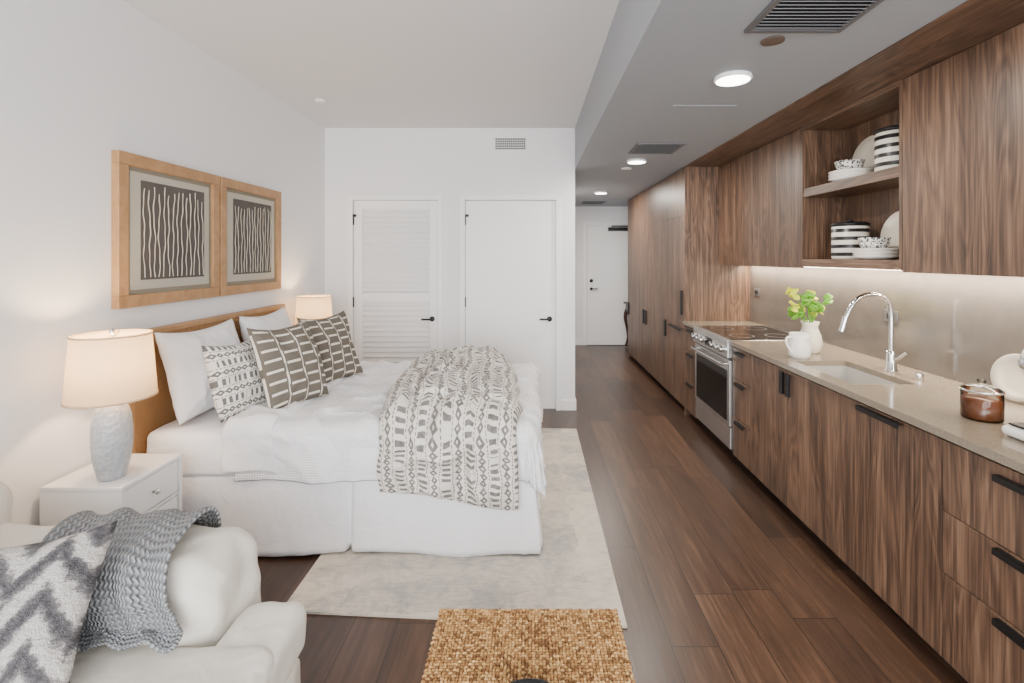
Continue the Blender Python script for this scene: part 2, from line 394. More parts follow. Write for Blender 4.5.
box('panel',.83,1.2,2.9,3.45,ZS-.003,ZS,M_gray,ap,.0)
cyl('ceiling_sensor',(.985,2.03,ZS-.006),.045,.006,M_brown)
cyl('ceiling_sensor',(.955,4.95,ZS-.01),.05,.01,M_trim)
cyl('ceiling_sprinkler',(-1.72,4.1,ZC-.02),.04,.02,M_trim)
def area(name,loc,rot,sx,sy,en,c=(1,1,1),shape='RECTANGLE',spread=None,par=None):
    l=bpy.data.lights.new(name,'AREA'); l.shape=shape; l.size=sx; l.size_y=sy; l.energy=en; l.color=c
    if spread: l.spread=spread
    o=bpy.data.objects.new(name,l); col.objects.link(o); o.location=loc; o.rotation_euler=rot
    if par: o.parent=par
    return o
for i,(x,y) in enumerate(((.99,2.44),(.97,4.55),(.96,6.77))):
    e=empty('downlight')
    lathe('trim_ring',[(.085,0),(.09,-.014),(.078,-.02),(.074,-.012)],(x,y,ZS),M_trim,e)
    cyl('lens',(x,y,ZS-.022),.078,.018,M_led,e)
    area('lamp',(x,y,ZS-.027),(0,0,0),.14,.14,(22,28,36)[i],(1,.92,.82),'DISK',None,e)
# ================= KITCHEN
XF=1.5
kb=empty('base_cabinets')
box('toe_kick',1.57,2.13,.6,3.70,0,.07,M_blk2,kb)
box('carcass_1',1.524,2.13,.6,2.42,.07,.88,M_blk2,kb); box('carcass_2',1.524,2.13,2.42,3.0,.07,.66,M_blk2,kb); box('carcass_3',1.524,2.13,3.0,3.70,.07,.88,M_blk2,kb)
g=.002
def front(n,y0,y1,z0,z1,par,x=XF): return box(n,x,x+.022,y0+g,y1-g,z0+g,z1-g,M_wal,par,.0015)
def pull(n,y0,y1,z,par,x=XF): box(n,x-.022,x+.001,y0,y1,z-.004,z,M_black,par); box(n+'_lip',x-.024,x-.018,y0,y1,z-.020,z,M_black,par,.001)
def vpull(n,y,z0,z1,par,x=XF,w=.035): box(n,x-.018,x+.001,y-w/2,y+w/2,z0,z1,M_black,par,.002)
zt=.868
front('drawer_a1',3.41,3.70,.64,zt,kb); front('drawer_a2',3.41,3.70,.36,.64,kb); front('drawer_a3',3.41,3.70,.07,.36,kb)
for i,z in enumerate((.845,.62,.34)): pull('pull_a%d'%i,3.48,3.63,z,kb)
front('door_b1',2.93,3.41,.07,zt,kb); front('door_b2',2.46,2.93,.07,zt,kb)
vpull('pull_b1',2.965,.72,.85,kb,XF,.03); vpull('pull_b2',2.895,.72,.85,kb,XF,.03)
front('dishwasher_panel',1.82,2.46,.07,zt,kb); pull('pull_c',2.01,2.27,.858,kb)
for i,(a,b_) in enumerate(((1.0,1.82),(.6,1.0))):
    front('drawer_d1%d'%i,a,b_,.61,zt,kb); front('drawer_d2%d'%i,a,b_,.385,.61,kb); front('drawer_d3%d'%i,a,b_,.07,.385,kb)
for i,z in enumerate((.835,.60,.375)): pull('pull_d%d'%i,1.2,1.60,z,kb)
box('side_range',1.502,2.13,3.70-.0,3.702,.07,.88,M_wal,kb)
ks=empty('base_cabinet_narrow')
box('toe_kick',1.57,2.13,4.49,4.84,0,.07,M_blk2,ks); box('carcass',1.524,2.13,4.49,4.84,.07,.88,M_blk2,ks)
front('drawer_1',4.49,4.84,.64,zt,ks); front('drawer_2',4.49,4.84,.36,.64,ks); front('drawer_3',4.49,4.84,.07,.36,ks)
for i,z in enumerate((.845,.62,.34)): pull('pull_%d'%i,4.58,4.75,z,ks)
box('worktop',1.48,2.13,4.49,4.84,.88,.91,M_counter,ks,.003)
ct=empty('countertop'); SX0,SX1,SY0,SY1=1.575,1.885,2.435,2.985
box('slab_near',1.48,2.13,.6,SY0,.88,.91,M_counter,ct,.0); box('slab_far',1.48,2.13,SY1,3.70,.88,.91,M_counter,ct,.0)
box('slab_front',1.48,SX0,SY0,SY1,.88,.91,M_counter,ct,.0); box('slab_rear',SX1,2.13,SY0,SY1,.88,.91,M_counter,ct,.0)
sk=empty('kitchen_sink')
box('bottom',SX0-.005,SX1+.005,SY0-.005,SY1+.005,.740,.745,M_sink,sk)
box('side_1',SX0-.008,SX0,SY0-.005,SY1+.005,.745,.88,M_sink,sk); box('side_2',SX1,SX1+.008,SY0-.005,SY1+.005,.745,.88,M_sink,sk)
box('side_3',SX0,SX1,SY0-.008,SY0,.745,.88,M_sink,sk); box('side_4',SX0,SX1,SY1,SY1+.008,.745,.88,M_sink,sk)
cyl('drain',(1.73,2.7,.745),.045,.004,M_chrome,sk)
f=empty('kitchen_faucet'); fx,fy=1.965,2.72
lathe('base',[(0,0),(.032,0),(.032,.006),(.026,.012),(.024,.09),(.020,.11),(.0,.112)],(fx,fy,.91),M_chrome,f)
pts=[(fx,fy,1.0),(fx,fy,1.12),(fx,fy,1.23),(fx-.02,fy,1.30),(fx-.09,fy,1.33),(fx-.165,fy,1.32),(fx-.225,fy,1.26),(fx-.25,fy,1.19)]
tube('neck',pts,.0125,M_chrome,f)
tube('spray_head',[(fx-.247,fy,1.205),(fx-.258,fy,1.165),(fx-.27,fy,1.125)],.0165,M_chrome,f,'POLY')
tube('handle',[(fx,fy-.02,.975),(fx,fy-.05,.985),(fx+.01,fy-.10,1.03)],.008,M_chrome,f,'POLY')
cyl('air_switch_button',(1.97,2.53,.91),.018,.03,M_chrome)
box('backsplash',2.132,2.146,.6,4.84,.90,1.463,M_splash)
for (y,z) in ((4.7,1.2),(2.95,1.18)):
    e=empty('wall_outlet'); box('plate',2.127,2.132,y-.055,y+.055,z-.035,z+.035,M_vent,e,.002); box('socket',2.125,2.127,y-.03,y+.03,z-.015,z+.015,M_ventd,e)
XU=1.83; ZU=1.465
ub=empty('upper_cabinets')
def upper(n,y0,y1,doors):
    box('body_'+n,XU+.022,2.14,y0,y1,ZU+.0,ZS-.006,M_wal,ub)
    for i,(a,b_) in enumerate(doors): front('door_%s%d'%(n,i),a,b_,ZU-.012,ZS-.008,ub,XU)
upper('far',3.38,4.84,((4.12,4.84),(3.38,4.12)))
upper('near',.6,2.46,((1.66,2.46),(.86,1.66),(.6,.86)))
sh=empty('open_shelf_cabinet')
box('side_far',XU,2.14,3.36,3.38,ZU,ZS-.006,M_wal,sh); box('side_near',XU,2.14,2.46,2.48,ZU,ZS-.006,M_wal,sh)
box('back',2.12,2.14,2.48,3.36,ZU,ZS-.006,M_wal,sh); box('top',XU,2.12,2.48,3.36,ZS-.03,ZS-.006,M_waly,sh)
box('bottom',XU,2.12,2.48,3.36,ZU,ZU+.05,M_waly,sh); box('shelf',XU+.005,2.12,2.48,3.36,1.93,1.985,M_waly,sh)
ls=empty('under_cabinet_light')
box('strip',2.06,2.075,.7,4.80,ZU-.008,ZU-.001,M_led2,ls)
area('lamp',(2.065,2.75,ZU-.012),(0,R(-18),0),.02,4.1,62,(1,.84,.65),'RECTANGLE',None,ls)
tb=empty('tall_cabinets')
box('side_panel',XF,2.14,4.842,4.862,0,ZS-.003,M_wal,tb)
box('carcass',1.524,2.14,4.862,7.65,.07,ZS-.003,M_blk2,tb); box('toe_kick',1.57,2.14,4.862,7.65,0,.07,M_blk2,tb)
box('end_panel',XF,2.14,7.65,7.67,0,ZS-.003,M_wal,tb)
Yd=[4.862,5.47,6.0,6.52,7.07,7.65]
front('door_top',Yd[0],Yd[1],1.93,ZS-.006,tb); front('door_mid',Yd[0],Yd[1],.83,1.93,tb); front('door_low',Yd[0],Yd[1],.07,.83,tb)
vpull('pull_0',4.93,.96,1.2,tb); pull('pull_low',4.95,5.35,.82,tb)
for i in range(1,5):
    front('door_%d'%i,Yd[i],Yd[i+1],.07,ZS-.006,tb)
    vpull('pull_%d'%i,Yd[i]+.06 if i%2 else Yd[i+1]-.06,.66,.84,tb,XF,.05)
rg=empty('kitchen_range'); ry0,ry1=3.708,4.486
box('body',1.52,2.12,ry0,ry1,.08,.905,M_steel,rg); box('kick',1.58,2.1,ry0+.01,ry1-.01,.0,.08,M_blk2,rg)
box('drawer',1.485,1.52,ry0,ry1,.10,.26,M_steel,rg,.004); box('oven_door',1.48,1.52,ry0,ry1,.27,.76,M_steel,rg,.004)
box('oven_window',1.476,1.481,ry0+.05,ry1-.05,.30,.68,M_glassblk,rg,.001)
tube('oven_handle',[(1.44,ry0+.04,.725),(1.44,ry1-.04,.725)],.012,M_chrome,rg,'POLY')
for y in (ry0+.07,ry1-.07): tube('handle_post',[(1.44,y,.725),(1.482,y,.725)],.008,M_chrome,rg,'POLY')
box('control_panel',1.465,1.52,ry0,ry1,.775,.895,M_steel,rg,.006)
box('display',1.462,1.466,4.02,4.18,.80,.87,M_glassblk,rg)
for i,y in enumerate((3.78,3.88,3.98,4.22,4.32,4.42)): cyl('knob_%d'%i,(1.466,y,.835),.024,.034,M_chrome,rg,(0,R(-90),0))
box('cooktop_edge',1.465,2.12,ry0,ry1,.895,.912,M_steel,rg,.003); box('cooktop_glass',1.50,2.09,ry0+.012,ry1-.012,.912,.917,M_glassblk,rg,.001)
for i,(x,y) in enumerate(((1.65,3.9),(1.93,3.9),(1.65,4.29),(1.93,4.29))): lathe('burner_%d'%i,[(.085,.0),(.09,.0005),(.092,0)],(x,y,.9172),M_vent,rg)
# ================= kitchen decor
def dishprof(r,h=.018): return [(0,0),(r*.6,0),(r,h),(r*.99,h+.004),(r*.6,.006),(0,.006)]
def plates(name,x,y,z,r,n):
    e=empty(name)
    for i in range(n): lathe('plate_%d'%i,dishprof(r-.004*(i%2)),(x,y,z+.010*i),M_cream if i%2 else M_wcer,e)
    return z+.010*(n-1)+.0065
def bowl(name,x,y,z,r,h,mat): return lathe(name,[(0,0),(r*.5,0),(r*.55,.008),(r*.85,h*.45),(r,h),(r*.96,h),(r*.8,h*.48),(r*.4,.014),(0,.012)],(x,y,z),mat)
def upright(name,x,y,z,r):
    return lathe(name,dishprof(r,.02),(x,y,z+r*.98),M_cream,None,48,(0,R(-82),R(6)))
def canister(name,x,y,z,r,h):
    e=empty(name); lathe('jar',[(0,0),(r*.95,0),(r,.01),(r,h*.84),(r*.96,h*.86),(0,h*.86)],(x,y,z),M_stripe,e)
    lathe('lid',[(0,h*.865),(r*1.02,h*.865),(r*1.03,h*.93),(r*.9,h*.96),(0,h*.97)],(x,y,z),M_black,e); lathe('knob',[(0,h*.97),(.014,h*.97),(.018,h*1.02),(0,h*1.04)],(x,y,z),M_black,e)
zl=ZU+.0505; zu=1.9855
canister('striped_canister',1.965,3.07,zl,.10,.235)
z=plates('plate_stack',1.945,2.81,zl,.115,5); bowl('patterned_bowl',1.935,2.81,z+.0,.075,.05,M_dots); bowl('patterned_bowl',1.935,2.81,z+.024,.08,.052,M_dots)
upright('dinner_plate',2.095,2.80,zl,.14)
z=plates('plate_stack',1.945,3.02,zu,.125,5); bowl('patterned_bowl',1.93,3.02,z,.08,.075,M_dots)
upright('dinner_plate',2.095,3.06,zu,.145)
canister('striped_canister',1.98,2.70,zu,.10,.25)
v_=empty('flower_vase'); vx,vy=1.82,3.25
lathe('vase',[(0,0),(.05,0),(.058,.01),(.070,.06),(.065,.11),(.048,.15),(.044,.17),(.056,.2),(.05,.198),(.038,.165),(.0,.16)],(vx,vy,.91),M_cream,v_,40,None,lambda t,z:.0025*math.sin(14*t+z*60))
for i in range(13):
    a=i*2.4; r=.03+.10*random.random(); h=.14*random.random()+.25; tx,ty,tz=vx+r*math.cos(a)-.02,vy+r*math.sin(a),.91+h
    tube('stem_%d'%i,[(vx,vy,1.07),((vx+tx)/2,(vy+ty)/2,.91+h*.85),(tx,ty,tz)],.003,M_green,v_)
    for q in range(5):
        bm=bmesh.new(); bmesh.ops.create_uvsphere(bm,u_segments=10,v_segments=6,radius=1)
        for v in bm.verts: v.co.y*=(1-.6*max(0,v.co.x)); v.co.z+=.8*v.co.x**2
        bmesh.ops.transform(bm,matrix=Matrix.Translation((tx+random.uniform(-.025,.025),ty+random.uniform(-.025,.025),tz+random.uniform(-.03,.02)))@Euler((random.uniform(-.9,.9),random.uniform(-.9,.9),random.random()*6)).to_matrix().to_4x4()@Matrix.Diagonal((.032,.024,.007,1)),verts=bm.verts)
        finish('leaf_%d_%d'%(i,q),bm,M_yel if i%3==0 else M_green,v_,True)
p=empty('cream_pitcher'); px_,py_=1.665,3.09
lathe('jug',[(0,0),(.054,0),(.062,.02),(.062,.08),(.056,.12),(.059,.15),(.055,.149),(.051,.12),(0,.11)],(px_,py_,.91),M_wcer,p,36,None,lambda t,z:(.020*max(0,math.cos(t+1.0))**8 if z>.13 else 0))
tube('handle',[(px_-.048,py_-.02,1.035),(px_-.09,py_-.03,1.05),(px_-.105,py_-.035,1.00),(px_-.055,py_-.02,.94)],.008,M_wcer,p)
c_=empty('candle_jar'); cx_,cy_=1.735,1.92
lathe('glass',[(0,0),(.060,0),(.064,.006),(.064,.108),(.0625,.109)],(cx_,cy_,.91),M_gloss,c_)
lathe('wax',[(0,.004),(.058,.004),(.060,.01),(.060,.078),(0,.079)],(cx_,cy_,.91),M_amber,c_)
lathe('lid_rim',[(.060,.106),(.066,.106),(.066,.114),(.060,.114)],(cx_,cy_,.91),M_chrome,c_)
lathe('lid',[(.062,.114),(.05,.124),(.02,.130),(.008,.133),(.016,.148),(0,.154)],(cx_,cy_,.91),M_gloss,c_)
lathe('serving_plate',[(0,0),(.055,0),(.075,.006),(.10,.022),(.099,.026),(.074,.010),(.054,.005),(0,.005)],(2.09,2.13,.91+.104),M_cream,None,48,(0,R(-80),R(10)))
sm=empty('coffee_machine')
softbox('base',1.64,1.98,1.54,1.75,.911,.95,.018,M_wcer,sm,0,8,0); softbox('column',1.84,1.97,1.57,1.72,.945,1.16,.03,M_wcer,sm,0,8,0)
softbox('head',1.68,2.0,1.57,1.73,1.11,1.23,.035,M_wcer,sm,.004,10,0); box('front_band',1.70,1.96,1.730,1.737,1.15,1.19,M_chrome,sm,.002)
box('drip_tray',1.655,1.82,1.57,1.73,.951,.958,M_black,sm,.001)
lathe('portafilter',[(0,0),(.03,0),(.034,.03),(.036,.045),(0,.045)],(1.74,1.65,1.062),M_chrome,sm); tube('portafilter_handle',[(1.71,1.66,1.085),(1.68,1.68,1.08)],.011,M_black,sm,'POLY')
lathe('cup',[(0,0),(.022,0),(.032,.05),(.030,.05),(.02,.005),(0,.005)],(1.74,1.65,.959),M_wcer,sm)
lathe('top_knob',[(0,0),(.012,0),(.012,.012),(.018,.022),(0,.03)],(1.76,1.66,1.23),M_black,sm); cyl('side_dial',(1.678,1.68,1.17),.02,.02,M_chrome,sm,(0,R(-90),0))
# ================= PICTURES
def picture(y0,y1,z0,z1,seed):
    random.seed(seed)
    e=empty('framed_art'); xb,xf=XL+.001,XL+.040; w=.062
    box('rail_b',xb,xf,y0,y1,z0,z0+w,M_oak,e,.003); box('rail_t',xb,xf,y0,y1,z1-w,z1,M_oak,e,.003)
    box('stile_1',xb,xf,y0,y0+w,z0+w,z1-w,M_oak,e,.003); box('stile_2',xb,xf,y1-w,y1,z0+w,z1-w,M_oak,e,.003)
    box('liner',xb,xb+.020,y0+w,y1-w,z0+w,z1-w,M_mat2,e); box('mat',xb+.020,xb+.024,y0+w+.025,y1-w-.025,z0+w+.025,z1-w-.025,M_mat,e)
    a,b_,c,d_=y0+.155,y1-.135,z0+.135,z1-.125
    box('ground',xb+.024,xb+.026,a,b_,c,d_,M_artdark,e)
    n=14
    for i in range(n):
        y=a+.02+(b_-a-.04)*i/(n-1); ph=random.random()*9; pts=[]; top=random.uniform(.0,.05)
        for k in range(17):
            t=k/16; pts.append((xb+.0285,y+.005*math.sin(ph+t*11+i)+.003*math.sin(ph*2+t*27)+.004*math.sin(t*4+ph),c+.012+(d_-c-.025-top)*t))
        tube('branch_%d'%i,pts,.0024,M_artline,e,'NURBS',3,[.7+.6*random.random() for _ in pts])
picture(2.445,3.24,1.275,2.055,3); picture(3.255,4.045,1.275,2.055,5)
random.seed(11)
# ================= BED
bed=empty('bed')
bx0,bx1,by0,by1=-1.975,.03,2.56,4.03; TZ=.645
softbox('mattress',bx0,bx1,by0-.01,by1,.39,TZ-.005,.045,M_sheet,bed,.005,24,.010)
box('box_spring',bx0+.02,bx1-.02,by0+.03,by1-.03,.16,.39,M_sheet,bed,.01)
for i,(x,y) in enumerate(((-1.8,2.7),(-.05,2.7),(-1.8,3.9),(-.05,3.9),(-.3,2.66))): cyl('leg_%d'%i,(x,y,0.012),.025,.15,M_oak,bed)
hb0,hb1=2.48,4.05
box('headboard_core',-2.035,-1.985,hb0+.03,hb1-.03,.3,1.12,M_rattan,bed,.004)
box('headboard_post_1',-2.035,-1.98,hb0,hb0+.03,0.0,1.15,M_oak,bed,.006); box('headboard_post_2',-2.035,-1.98,hb1-.03,hb1,0.0,1.15,M_oak,bed,.006)
box('headboard_rail',-2.035,-1.98,hb0+.03,hb1-.03,1.12,1.15,M_oak,bed,.004)
def skirt(u,v):
    a=bx1-bx0; b_=by1-by0; L=a*2+b_; s=u*L
    fl=.010*math.sin(s*10+2*math.sin(s*3))+.018*noise.noise(Vector((s*3,v*.6,0)))+.006*noise.noise(Vector((s*14,v*2,4)))
    fl=fl*(.15+.85*v)+.025*v
    if s<a: p=Vector((bx0+s,by0,0)); n=Vector((0,-1,0))
    elif s<a+b_: p=Vector((bx1,by0+s-a,0)); n=Vector((1,0,0))
    else: p=Vector((bx1-(s-a-b_),by1,0)); n=Vector((0,1,0))
    for pl in (1.045,):
        dd=(s-pl)/.014
        fl-=.045*math.exp(-dd*dd)
    for cpos in (a,a+b_):
        dd=s-cpos
        if abs(dd)<.05: 
            n=Vector((1,-1 if cpos==a else 1,0)).normalized() 
    p+=n*(-.012+fl); p.z=.41-(.41-.018-.006*math.sin(s*7))*v; return p
grid('bed_skirt',520,14,skirt,M_sheet,bed,None,.004)
def drape(a,b_,x0,x1,y0,y1,tz,r,amp,seed=0):
    cx=min(max(a,x0+r),x1-r); cy=min(max(b_,y0+r),y1-r); dx=a-cx; dy=b_-cy; d=math.hypot(dx,dy)
    wr=noise.noise(Vector((a*3.2+seed,b_*3.2,0)))*.026+noise.noise(Vector((a*9+seed,b_*6,3)))*.010
    rd=1-abs(noise.noise(Vector((a*5+b_*2+seed,b_*4,7)))); wr+=.020*rd**6
    rd=1-abs(noise.noise(Vector((a*4-b_*4+seed,b_*7+a*3,17)))); wr+=.010*rd**8
    if d<1e-6: return Vector((a,b_,tz+wr*amp))
    n=Vector((dx/d,dy/d,0)); q=r*math.pi/2
    if d<q:
        t=d/r; p=Vector((cx,cy,tz-r))+n*(r*math.sin(t))+Vector((0,0,r*math.cos(t))); p+=(n*math.sin(t)+Vector((0,0,math.cos(t))))*wr*amp
    else:
        dr=d-q; per=a*abs(n.y)+b_*abs(n.x)
        rip=(.009*math.sin(per*11+seed+1.5*math.sin(per*5))+.022*noise.noise(Vector((per*3,dr*1.5,seed))))*min(1,dr/.12)+.05*dr
        p=Vector((cx,cy,tz-r-dr))+n*(r+rip)+n*wr*amp*.7
    return p
A0,A1=-1.50,bx1+.36; B0,B1=by0-.265,by1+.25
def cov(u,v):
    a=A0+(A1-A0)*u; b_=B0+(B1-B0)*v
    a+=.03*noise.noise(Vector((b_*3,0,0)))*(1-u)
    p=drape(a,b_,bx0,bx1+.02,by0-.012,by1+.012,TZ+.028,.07,.95)
    lim=.36
    if p.z<lim: p.z=lim+(p.z-lim)*.35
    return p
grid('coverlet',160,150,cov,M_quilt,bed,lambda u,v:(u*(A1-A0),v*(B1-B0)),.012)
def fold(u,v):
    a=-1.56+.26*u+.02*noise.noise(Vector((v*6,2,0))); b_=B0+.02+(B1-B0-.04)*v
    p=drape(a,b_,bx0,bx1+.015,by0-.020,by1+.020,TZ+.036+.014*max(0,math.sin(math.pi*u))**.5,.075,.85,0)
    return p
grid('coverlet_fold',24,130,fold,M_white,bed,None,.016)
def comf(u,v):
    side=1 if u<=.5 else -1
    uu=(u*4-1) if u<=.5 else (1-(u-.5)*4)
    Ltop=1.50; rr=.10; Lq=rr*math.pi/2; Ld=.32; s=v*(Ltop+Lq+Ld)
    yS=4.02; y1=by0-.05+rr
    zb=TZ+.045
    if s<Ltop:
        y=yS-(yS-y1)*s/Ltop; p=Vector((0,y,zb)); n=Vector((0,0,1))
    elif s<Ltop+Lq:
        t=(s-Ltop)/rr; p=Vector((0,y1-rr*math.sin(t),zb-rr+rr*math.cos(t))); n=Vector((0,-math.sin(t),math.cos(t)))
    else:
        d=s-Ltop-Lq; p=Vector((0,y1-rr-.04*d,zb-rr-d)); n=Vector((0,-1,0))
    vv=v
    xl=-.84-.07*math.sin(min(1,vv/.8)*math.pi)+.09*vv+.05*noise.noise(Vector((s*4,1,0)))
    xr=-.17+.11*min(1,vv*2)+.04*noise.noise(Vector((s*4,9,0)))
    x=xl+(xr-xl)*(uu+1)/2
    endt=min(1,max(0,1-v)/.05)**.5*min(1,v/.06)**.5
    T=(.135 if s<Ltop else .135-.075*min(1,(s-Ltop)/.3))*max(0,1-abs(uu)**2.6)**.5*endt
    if side>0:
        rd=1-abs(noise.noise(Vector((x*4+3,s*1.3,2)))); rd2=1-abs(noise.noise(Vector((x*5+s*3,s*3-x*2,12)))); rd3=1-abs(noise.noise(Vector((x*8-s*2,s*2,22))))
        T+=(.034*noise.noise(Vector((x*5,s*2.2,2)))-.055*(rd**6-.25)+.034*(rd2**7-.3)-.026*(rd3**8-.2)+.010*noise.noise(Vector((x*14,s*9,5))))*max(0,1-uu**4)*endt
        T=max(T,.006)
        p=p+n*T
    p.x=x
    if s>Ltop+Lq: p.z+=.03*math.sin(x*9)*(v-.8)*2+.09*(1-(uu+1)/2)*(s-Ltop-Lq)/Ld
    return p
grid('printed_comforter',200,190,comf,M_throw,None,lambda u,v:((u*2*.78 if u<=.5 else (1-u)*2*.78),v*1.98))
pillow('bed_pillow',.61,.50,.19,(-1.86,2.89,.90),(R(74),0,R(86)),M_white,1)
pillow('bed_pillow',.61,.50,.19,(-1.865,3.62,.90),(R(74),0,R(92)),M_white,2)
pillow('bed_pillow',.55,.40,.15,(-1.68,3.45,.86),(R(66),0,R(82)),M_white,6)
pillow('throw_pillow',.40,.42,.14,(-1.62,2.81,.865),(R(72),0,R(75)),M_pil1,3)
pillow('throw_pillow',.43,.50,.16,(-1.41,2.94,.905),(R(68),0,R(68)),M_pil2,4)
pillow('throw_pillow',.45,.49,.16,(-1.38,3.48,.905),(R(68),0,R(70)),M_pil2,5)
# ================= NIGHTSTANDS + LAMPS
def nightstand(x0,x1,y0,y1,zt):
    e=empty('nightstand')
    box('top',x0,x1,y0,y1,zt-.02,zt,M_lacq,e,.004); box('side_1',x0,x1,y0,y0+.018,.2,zt-.02,M_lacq,e); box('side_2',x0,x1,y1-.018,y1,.2,zt-.02,M_lacq,e)
    box('back',x0,x0+.015,y0+.018,y1-.018,.2,zt-.02,M_lacq,e); box('bottom',x0,x1,y0+.018,y1-.018,.2,.22,M_lacq,e)
    box('divider',x0+.015,x1-.01,y0+.018,y1-.018,.385,.40,M_lacq,e)
    box('drawer_1',x1-.03,x1-.006,y0+.022,y1-.022,.405,zt-.024,M_lacq,e,.003); box('drawer_2',x1-.03,x1-.006,y0+.022,y1-.022,.225,.38,M_lacq,e,.003)
    for i,z in enumerate((.475,.31)): lathe('knob_%d'%i,[(0,0),(.006,0),(.006,.012),(.013,.018),(.011,.026),(0,.028)],(x1-.006,(y0+y1)/2,z),M_steel,e,20,(0,R(90),0))
    for i,(x,y) in enumerate(((x0+.03,y0+.03),(x1-.04,y0+.03),(x0+.03,y1-.03),(x1-.04,y1-.03))): box('leg_%d'%i,x-.016,x+.016,y-.016,y+.016,0,.2,M_lacq,e,.003)
nightstand(-2.03,-1.69,2.07,2.43,.576); nightstand(-2.03,-1.69,4.12,4.48,.576)
def lamp(x,y,zb,k=1.0,ks=1.0,en=9,zs0=.345,zs1=.62):
    e=empty('table_lamp'); h=1.1
    lathe('base',[(0,0)]+[(r*k,z*h) for r,z in ((.046,0),(.050,.006),(.053,.02),(.066,.07),(.072,.13),(.073,.18),(.068,.24),(.052,.29),(.036,.315),(.030,.325),(.030,.335))]+[(0,.336*h)],(x,y,zb),M_ceramic,e,72)
    cyl('neck',(x,y,zb+.335*h),.01,.04,M_steel,e)
    lathe('bulb',[(0,0),(.012,.0),(.028,.05),(.02,.08),(0,.09)],(x,y,zb+.40),M_bulb,e,20)
    r0,r1=.160*ks,.140*ks
    lathe('shade',[(r0,zs0),(r1,zs1)],(x,y,zb),M_shade,e,64)
    lathe('shade_rim_low',[(r0-.002,zs0-.002),(r0+.0025,zs0-.002),(r0+.0025,zs0+.006),(r0-.002,zs0+.006)],(x,y,zb),M_shade,e,64)
    lathe('shade_rim_top',[(r1-.002,zs1-.006),(r1+.0025,zs1-.006),(r1+.0025,zs1+.002),(r1-.002,zs1+.002)],(x,y,zb),M_shade,e,64)
    for i in range(3):
        a=i*2.094; tube('spider_%d'%i,[(x,y,zb+zs1-.02),(x+r1*math.cos(a),y+r1*math.sin(a),zb+zs1-.01)],.002,M_steel,e,'POLY')
    cyl('harp',(x,y,zb+.48),.003,zs1-.48,M_steel,e); lathe('finial',[(0,0),(.008,0),(.011,.012),(.006,.022),(0,.026)],(x,y,zb+zs1),M_steel,e,16)
    l=bpy.data.lights.new('lamp_bulb','POINT'); l.energy=en; l.color=(1,.70,.40); l.shadow_soft_size=.04
    o=bpy.data.objects.new('light',l); col.objects.link(o); o.location=(x,y,zb+.51); o.parent=e
lamp(-1.81,2.165,.577,1,1,21); lamp(-1.84,4.26,.577,1,.95,16,.36,.62)
# ================= RUG
bm=bmesh.new(); cs=[(-1.07,2.15),(.40,2.06),(.41,4.42),(-1.05,4.50)]
lo=[bm.verts.new((x,y,.0005)) for x,y in cs]; hi=[bm.verts.new((x,y,.011)) for x,y in cs]
bm.faces.new(hi); bm.faces.new(lo[::-1])
for i in range(4): bm.faces.new((lo[i],lo[(i+1)%4],hi[(i+1)%4],hi[i]))
finish('area_rug',bm,M_rug)
# ================= SOFA
so=empty('sofa')
softbox('base',-2.03,-.76,.10,1.66,.06,.30,.05,M_sofa,so,0,16,.004)
softbox('back',-2.03,-1.74,.08,1.74,.10,.80,.10,M_sofa,so,.01,18,.008)
softbox('arm',-1.97,-.91,1.40,1.72,.10,.635,.085,M_sofa,so,.012,26,.018,3)
softbox('seat_cushion',-1.76,-.70,.30,1.41,.28,.455,.05,M_sofa,so,.015,26,.014,5)
softbox('seat_cushion_t',-.905,-.70,1.2,1.60,.28,.45,.05,M_sofa,so,.0,18,.010,8)
softbox('back_cushion',-1.80,-1.55,.75,1.40,.44,.80,.10,M_sofa,so,.02,18,.012,9)
softbox('front_rail',-.80,-.72,.12,1.60,.07,.27,.03,M_sofa,so,0,10,.003)
for i,(x,y) in enumerate(((-1.95,.18),(-.82,.18),(-1.95,1.6),(-.82,1.55))): cyl('foot_%d'%i,(x,y,0),.025,.07,M_dwood,so)
pillow('chevron_pillow',.44,.42,.15,(-1.335,1.225,.62),(R(54),R(0),R(18)),M_pil3,8)
path=[(1.325,.475),(1.37,.49),(1.385,.54),(1.395,.59),(1.45,.65),(1.56,.667),(1.66,.65),(1.72,.60),(1.742,.52),(1.75,.40)]
def pathat(t):
    k=t*(len(path)-1); i=min(int(k),len(path)-2); f=k-i
    def P(j): j=max(0,min(len(path)-1,j)); return Vector((0,path[j][0],path[j][1]))
    p0,p1,p2,p3=P(i-1),P(i),P(i+1),P(i+2)
    return .5*((2*p1)+(p2-p0)*f+(2*p0-5*p1+4*p2-p3)*f*f+(3*p1-p0-3*p2+p3)*f**3)
def knit(u,v):
    p=pathat(v); q=pathat(min(1,v+.01)); r0=pathat(max(0,v-.01)); t=(q-r0).normalized(); n=Vector((0,-t.z,t.y))
    x0=-1.26-.33*v; x1=-.94-.19*v; x=x0+(x1-x0)*u
    bulge=.014+.018*(.5+.5*math.sin(u*19+3*v))+.016*noise.noise(Vector((u*7,v*5,1)))
    p=p+n*abs(bulge)+Vector((0,0,.008)); p.x=x+.012*math.sin(v*9); return p
grid('knit_throw',80,120,knit,M_knit,None,lambda u,v:(u*.45,v*.85),.010)
